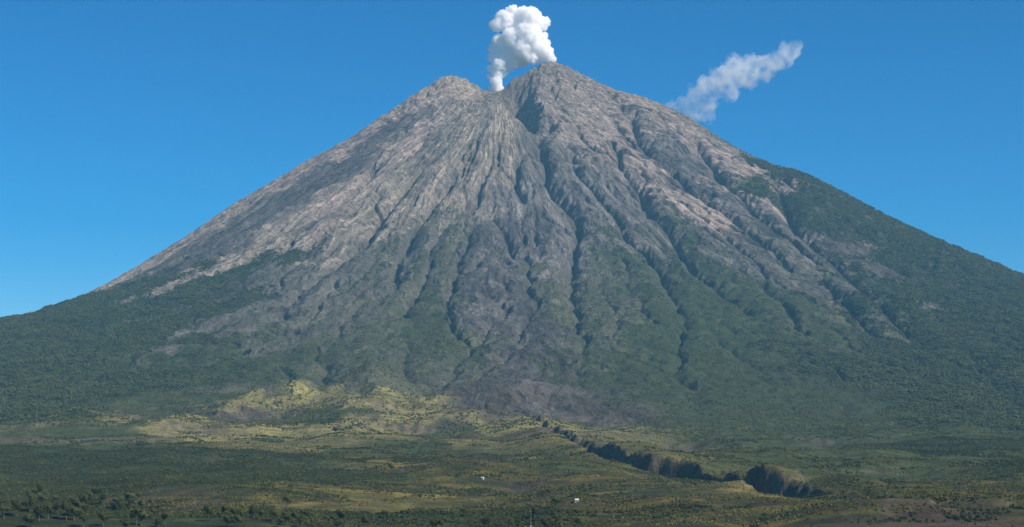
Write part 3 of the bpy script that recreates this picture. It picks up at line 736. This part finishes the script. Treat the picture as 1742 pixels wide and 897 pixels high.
scatter('bushes', P, rg.uniform(0.7, 2.3, k3.sum()), tus, 'olive and straw coloured bushes and tussocks strewn over the foreground meadows', 'bushes')
print('scatter', nf, k2.sum(), k.sum(), round(time.time()-T0, 1))

# single trees that show at the bottom of the view
def trunk_mesh(h=6.0, r0=0.35):
    bm = bmesh.new(); prev = None; n = 7
    segs = [(0, 0, 0, r0), (0.1, 0, h*0.35, r0*.75), (-0.1, 0.1, h*0.7, r0*.55), (0.1, 0, h*1.05, r0*.3)]
    for sx, sy, sz, rad in segs:
        ring = [bm.verts.new((sx+rad*math.cos(2*math.pi*i/n), sy+rad*math.sin(2*math.pi*i/n), sz)) for i in range(n)]
        if prev:
            for i in range(n): bm.faces.new((prev[i], prev[(i+1) % n], ring[(i+1) % n], ring[i]))
        prev = ring
    for a in range(5):
        an = a*1.3; z = h*(0.55+0.09*a); p0 = Vector((0, 0, z)); p1 = p0+Vector((math.cos(an)*h*.33, math.sin(an)*h*.33, h*.3))
        r1 = [bm.verts.new(p0+Vector((0.13*math.cos(t), 0, 0.13*math.sin(t)))) for t in (0, 2.1, 4.2)]
        r2 = [bm.verts.new(p1+Vector((0.05*math.cos(t), 0, 0.05*math.sin(t)))) for t in (0, 2.1, 4.2)]
        for i in range(3): bm.faces.new((r1[i], r1[(i+1) % 3], r2[(i+1) % 3], r2[i]))
    me = bpy.data.meshes.new('trunk'); bm.to_mesh(me); bm.free(); me.materials.append(mat_bark); return me
trunk_me = trunk_mesh()
big = [crown_mesh('crown_big', 120+s_, mat_leaf, 260, 0.15, 1.0) for s_ in range(4)]
def make_tree(x, y, s_, k, label, group=None, cat='tree'):
    z = float(terrain(np.array([x]), np.array([y]))[0])
    e = link('broadleaf_tree', None, loc=(x, y, z-0.3)); tag(e, label, cat, group)
    e.scale = (s_, s_, s_); e.rotation_euler = (0, 0, random.uniform(0, 6.28))
    t = link('trunk', trunk_me, e); c = link('crown', big[k % 4], e, (0, 0, 3.2)); c.scale = (4.3, 4.3, 4.0)
    return e
def at(px, py):
    a, b = march([px], [py], lambda x, y: terrain(x, y)); return float(a[0]), float(b[0])
rt = random.Random(3)
for i in range(46):
    px = rt.uniform(-10, 250); py = rt.uniform(838, 905)
    a, b = at(px, py); make_tree(a, b, rt.uniform(1.3, 2.0), i, 'dark round-crowned tree among many alike at the lower left corner', 'trees in the lower left corner')
for i in range(40):
    px = rt.uniform(260, 1020); py = rt.uniform(880, 906)
    a, b = at(px, py); make_tree(a, b, rt.uniform(1.1, 1.7), i, 'dark tree in the shaded wood band along the bottom edge', 'trees along the bottom edge')
for (px, py, s_, lab) in (
    (665, 806, 1.9, 'dark bushy tree standing alone in the field below the grassy hill'),
    (570, 738, 1.8, 'small dark tree in the saddle between the two yellow grass slopes'),
    (945, 866, 1.7, 'dark tree beside the deep pit in the lower centre fields'),
    (1300, 898, 1.6, 'lone dark tree at the bottom edge right of centre'),
    (488, 868, 1.6, 'dark tree at the left end of the yellow field')):
    a, b = at(px, py); make_tree(a, b, s_, rt.randrange(4), lab)

# ------------------------------------------------------------------ tiny huts and a mast in the fields
def flat_mat(name, c, rough=0.7):
    m = bpy.data.materials.new(name); m.use_nodes = True; n = m.node_tree; bs = n.nodes['Principled BSDF']; bs.inputs['Roughness'].default_value = rough
    t = n.nodes.new('ShaderNodeTexNoise'); t.inputs['Scale'].default_value = 1.5; t.inputs['Detail'].default_value = 5
    r = n.nodes.new('ShaderNodeValToRGB'); r.color_ramp.elements[0].color = tuple(v*.75 for v in c)+(1,); r.color_ramp.elements[1].color = tuple(min(1, v*1.1) for v in c)+(1,)
    n.links.new(t.outputs[0], r.inputs[0]); n.links.new(r.outputs[0], bs.inputs['Base Color']); return m
M_wall = flat_mat('white_plaster', (0.78, 0.77, 0.74)); M_roof = flat_mat('pale_sheet_roof', (0.62, 0.63, 0.64), 0.45)
M_roof2 = flat_mat('rusty_sheet_roof', (0.25, 0.14, 0.09)); M_wood = flat_mat('dark_wood', (0.08, 0.06, 0.045)); M_pole = flat_mat('grey_metal', (0.3, 0.29, 0.27), 0.6)
def mesh_of(name, verts, faces, mat):
    me = bpy.data.meshes.new(name); me.from_pydata(verts, [], faces); me.update(); me.materials.append(mat); return me
def boxm(name, x0, x1, y0_, y1_, z0, z1, mat):
    v = [(x0, y0_, z0), (x1, y0_, z0), (x1, y1_, z0), (x0, y1_, z0), (x0, y0_, z1), (x1, y0_, z1), (x1, y1_, z1), (x0, y1_, z1)]
    return mesh_of(name, v, [(0, 3, 2, 1), (4, 5, 6, 7), (0, 1, 5, 4), (1, 2, 6, 5), (2, 3, 7, 6), (3, 0, 4, 7)], mat)
def hut(px, py, w, d, h, rot, label, roofm):
    a, b = at(px, py); z = float(terrain(np.array([a]), np.array([b]))[0])
    e = link('farm_hut', None, loc=(a, b, z)); e.rotation_euler = (0, 0, rot); tag(e, label, 'hut', 'white huts in the fields')
    wv = [(-w/2, -d/2, -2), (w/2, -d/2, -2), (w/2, d/2, -2), (-w/2, d/2, -2), (-w/2, -d/2, h), (w/2, -d/2, h), (w/2, d/2, h), (-w/2, d/2, h), (-w/2, 0, h+d*.3), (w/2, 0, h+d*.3)]
    link('wall', mesh_of('wall', wv, [(0, 1, 5, 4), (2, 3, 7, 6), (1, 2, 6, 9, 5), (3, 0, 4, 8, 7)], M_wall), e)
    o_ = .5; t = .18; dr = d*.3; ed = d/2+o_; ez = h-o_*dr/(d/2)
    rv = [(-w/2-o_, -ed, ez+.05), (w/2+o_, -ed, ez+.05), (w/2+o_, 0, h+dr+.05), (-w/2-o_, 0, h+dr+.05), (-w/2-o_, ed, ez+.05), (w/2+o_, ed, ez+.05)]
    rv += [(v[0], v[1], v[2]+t) for v in rv]
    link('roof', mesh_of('roof', rv, [(0, 3, 2, 1), (3, 4, 5, 2), (6, 7, 8, 9), (9, 8, 11, 10), (0, 1, 7, 6), (4, 10, 11, 5), (0, 6, 9, 3), (3, 9, 10, 4), (1, 2, 8, 7), (2, 5, 11, 8)], roofm), e)
    link('door', boxm('door', -.5, .5, -d/2-.08, -d/2+.02, 0, 2.1, M_wood), e)
    for sx in (-w*.32, w*.32): link('window', boxm('window', sx-.5, sx+.5, -d/2-.06, -d/2+.02, 1.0, 2.0, M_wood), e)
hut(981, 858, 4.2, 4, 3.0, 0.2, 'tiny white hut in the fields right of the dark pit', M_roof)
hut(821, 818, 4.0, 4, 2.6, -0.3, 'tiny white hut left of the dark pit, higher up the field', M_roof)
a, b = at(903, 900); z = float(terrain(np.array([a]), np.array([b]))[0])
mast = link('radio_mast', None, loc=(a, b, z)); tag(mast, 'thin pale mast rising from the bottom edge just right of centre', 'mast')
bm = bmesh.new(); bmesh.ops.create_cone(bm, cap_ends=True, segments=10, radius1=.3, radius2=.15, depth=20); bmesh.ops.translate(bm, vec=(0, 0, 9.5), verts=bm.verts)
me = bpy.data.meshes.new('pole'); bm.to_mesh(me); bm.free(); me.materials.append(M_pole); link('pole', me, mast)
link('crossarm', boxm('crossarm', -1.4, 1.4, -.1, .1, 17.4, 17.7, M_pole), mast)
link('footing', boxm('footing', -.9, .9, -.9, .9, -1.5, .5, M_wall), mast)

# ------------------------------------------------------------------ steam
def puffs(circ, dist, depthj, seed, voxel, amp, feat, name, grow=1.0):
    r = random.Random(seed); bm = bmesh.new(); s_ = dist/F
    for (px, py, rad) in circ:
        for q in range(3):
            j = rad*s_*0.35 if q else 0
            c = Vector(((px-871)*s_+r.uniform(-j, j), dist+r.uniform(-depthj, depthj)*rad*s_, CAMZ+(EYE-py)*s_+r.uniform(-j, j)))
            m = bmesh.ops.create_icosphere(bm, subdivisions=2, radius=rad*s_*grow*(1.0 if q == 0 else r.uniform(.55, .8)))
            bmesh.ops.translate(bm, vec=c, verts=m['verts'])
    me = bpy.data.meshes.new(name); bm.to_mesh(me); bm.free()
    o = bpy.data.objects.new(name, me); C.objects.link(o)
    md = o.modifiers.new('r', 'REMESH'); md.mode = 'VOXEL'; md.voxel_size = voxel
    dg = bpy.context.evaluated_depsgraph_get(); me2 = bpy.data.meshes.new_from_object(o.evaluated_get(dg))
    bpy.data.objects.remove(o); bpy.data.meshes.remove(me)
    n = len(me2.vertices); cc = np.empty(n*3, np.float32); nn = np.empty(n*3, np.float32)
    me2.vertices.foreach_get('co', cc); me2.vertices.foreach_get('normal', nn); cc = cc.reshape(-1, 3); nn = nn.reshape(-1, 3)
    d = np.empty(n, np.float32)
    for i in range(n):
        p = Vector(cc[i])/feat
        a = 0; w = 1; f = 1
        for o_ in range(4):
            dd = mnoise.voronoi(p*f)[0][0]; a += w*(0.55-dd); w *= .5; f *= 2.1
        d[i] = a
    cc = cc+nn*(amp*d)[:, None]
    me2.vertices.foreach_set('co', cc.ravel()); me2.polygons.foreach_set('use_smooth', np.ones(len(me2.polygons), bool)); me2.update(); me2.name = name
    return me2
PL = [(880,32,20),(860,36,20),(902,34,20),(920,40,14),(846,44,12),(868,20,10),(890,24,12),(874,14,6),(912,24,9),(929,36,8),(838,42,7),(895,60,26),(872,68,20),(850,72,14),(842,84,11),(860,94,20),(885,88,24),(910,80,20),(925,76,12),(930,92,12),(938,101,8),(918,98,10),(905,100,12),(850,112,14),(846,127,12),(844,141,11),(846,153,12),(834,158,9),(868,108,13),(838,98,9),(856,122,9),(834,118,6),(832,130,5),(925,64,8),(936,86,6)]
WS = [(1340,90,14),(1352,84,9),(1322,104,15),(1300,116,16),(1275,112,15),(1248,106,12),(1252,126,20),(1228,138,20),(1205,150,18),(1185,164,14),(1166,176,10),(1150,184,6),(1205,176,13),(1240,158,14),(1275,134,13),(1305,126,11),(1190,188,14),(1170,184,12),(1150,180,8),(1205,196,10),(1176,196,12),(1150,190,10),(1140,182,6)]
def vol_mat(name, dens, col_, nscale=None, lo=.4, hi=.7, aniso=0.0):
    m = bpy.data.materials.new(name); m.use_nodes = True; n = m.node_tree; n.nodes.clear()
    out = n.nodes.new('ShaderNodeOutputMaterial'); pv = n.nodes.new('ShaderNodeVolumePrincipled'); n.links.new(pv.outputs[0], out.inputs['Volume'])
    pv.inputs['Color'].default_value = col_+(1,); pv.inputs['Density'].default_value = dens; pv.inputs['Anisotropy'].default_value = aniso
    if nscale:
        geo = n.nodes.new('ShaderNodeNewGeometry'); t = n.nodes.new('ShaderNodeTexNoise'); t.inputs['Scale'].default_value = 1/nscale; t.inputs['Detail'].default_value = 4
        t.inputs['Roughness'].default_value = .6
        n.links.new(geo.outputs['Position'], t.inputs['Vector'])
        mr_ = n.nodes.new('ShaderNodeMapRange'); mr_.inputs[1].default_value = lo; mr_.inputs[2].default_value = hi; mr_.inputs[3].default_value = 0; mr_.inputs[4].default_value = dens
        n.links.new(t.outputs[0], mr_.inputs[0]); n.links.new(mr_.outputs[0], pv.inputs['Density'])
    return m
pm = bpy.data.materials.new('thick_steam'); pm.use_nodes = True; n = pm.node_tree; n.nodes.clear()
out = n.nodes.new('ShaderNodeOutputMaterial'); df = n.nodes.new('ShaderNodeBsdfDiffuse'); tr = n.nodes.new('ShaderNodeBsdfTranslucent'); mx = n.nodes.new('ShaderNodeMixShader')
df.inputs[0].default_value = (0.985, 0.985, 0.98, 1); tr.inputs[0].default_value = (0.98, 0.98, 0.98, 1); mx.inputs[0].default_value = 0.35
n.links.new(df.outputs[0], mx.inputs[1]); n.links.new(tr.outputs[0], mx.inputs[2]); n.links.new(mx.outputs[0], out.inputs[0])
me = puffs(PL, D+40, 0.7, 5, 3.8, 19, 24, 'steam_plume'); me.materials.append(vol_mat('thick_steam_air', 0.085, (1, 1, 1)))
plume = link('steam_plume', me); tag(plume, 'thick bright white steam plume rising from the summit vent', 'steam plume')
me = puffs(WS, D+500, 0.7, 8, 8.0, 55, 60, 'steam_wisp', 1.3); me.materials.append(vol_mat('drifting_steam', 0.011, (1, 1, 1), 85, .38, .66))
wisp = link('steam_cloud', me); tag(wisp, 'thin drifting grey white steam cloud above the right shoulder of the volcano', 'steam cloud')
print('steam', round(time.time()-T0, 1))

# ------------------------------------------------------------------ haze
HAZE = 2.1e-5
hz = link('haze', boxm('haze', -22500, 22500, -5500, 26500, -40, 3050, vol_mat('air', HAZE, (0.26, 0.68, 1.0))))
hz['kind'] = 'stuff'; hz['label'] = 'pale blue haze in the air around the volcano'
print('done', round(time.time()-T0, 1))
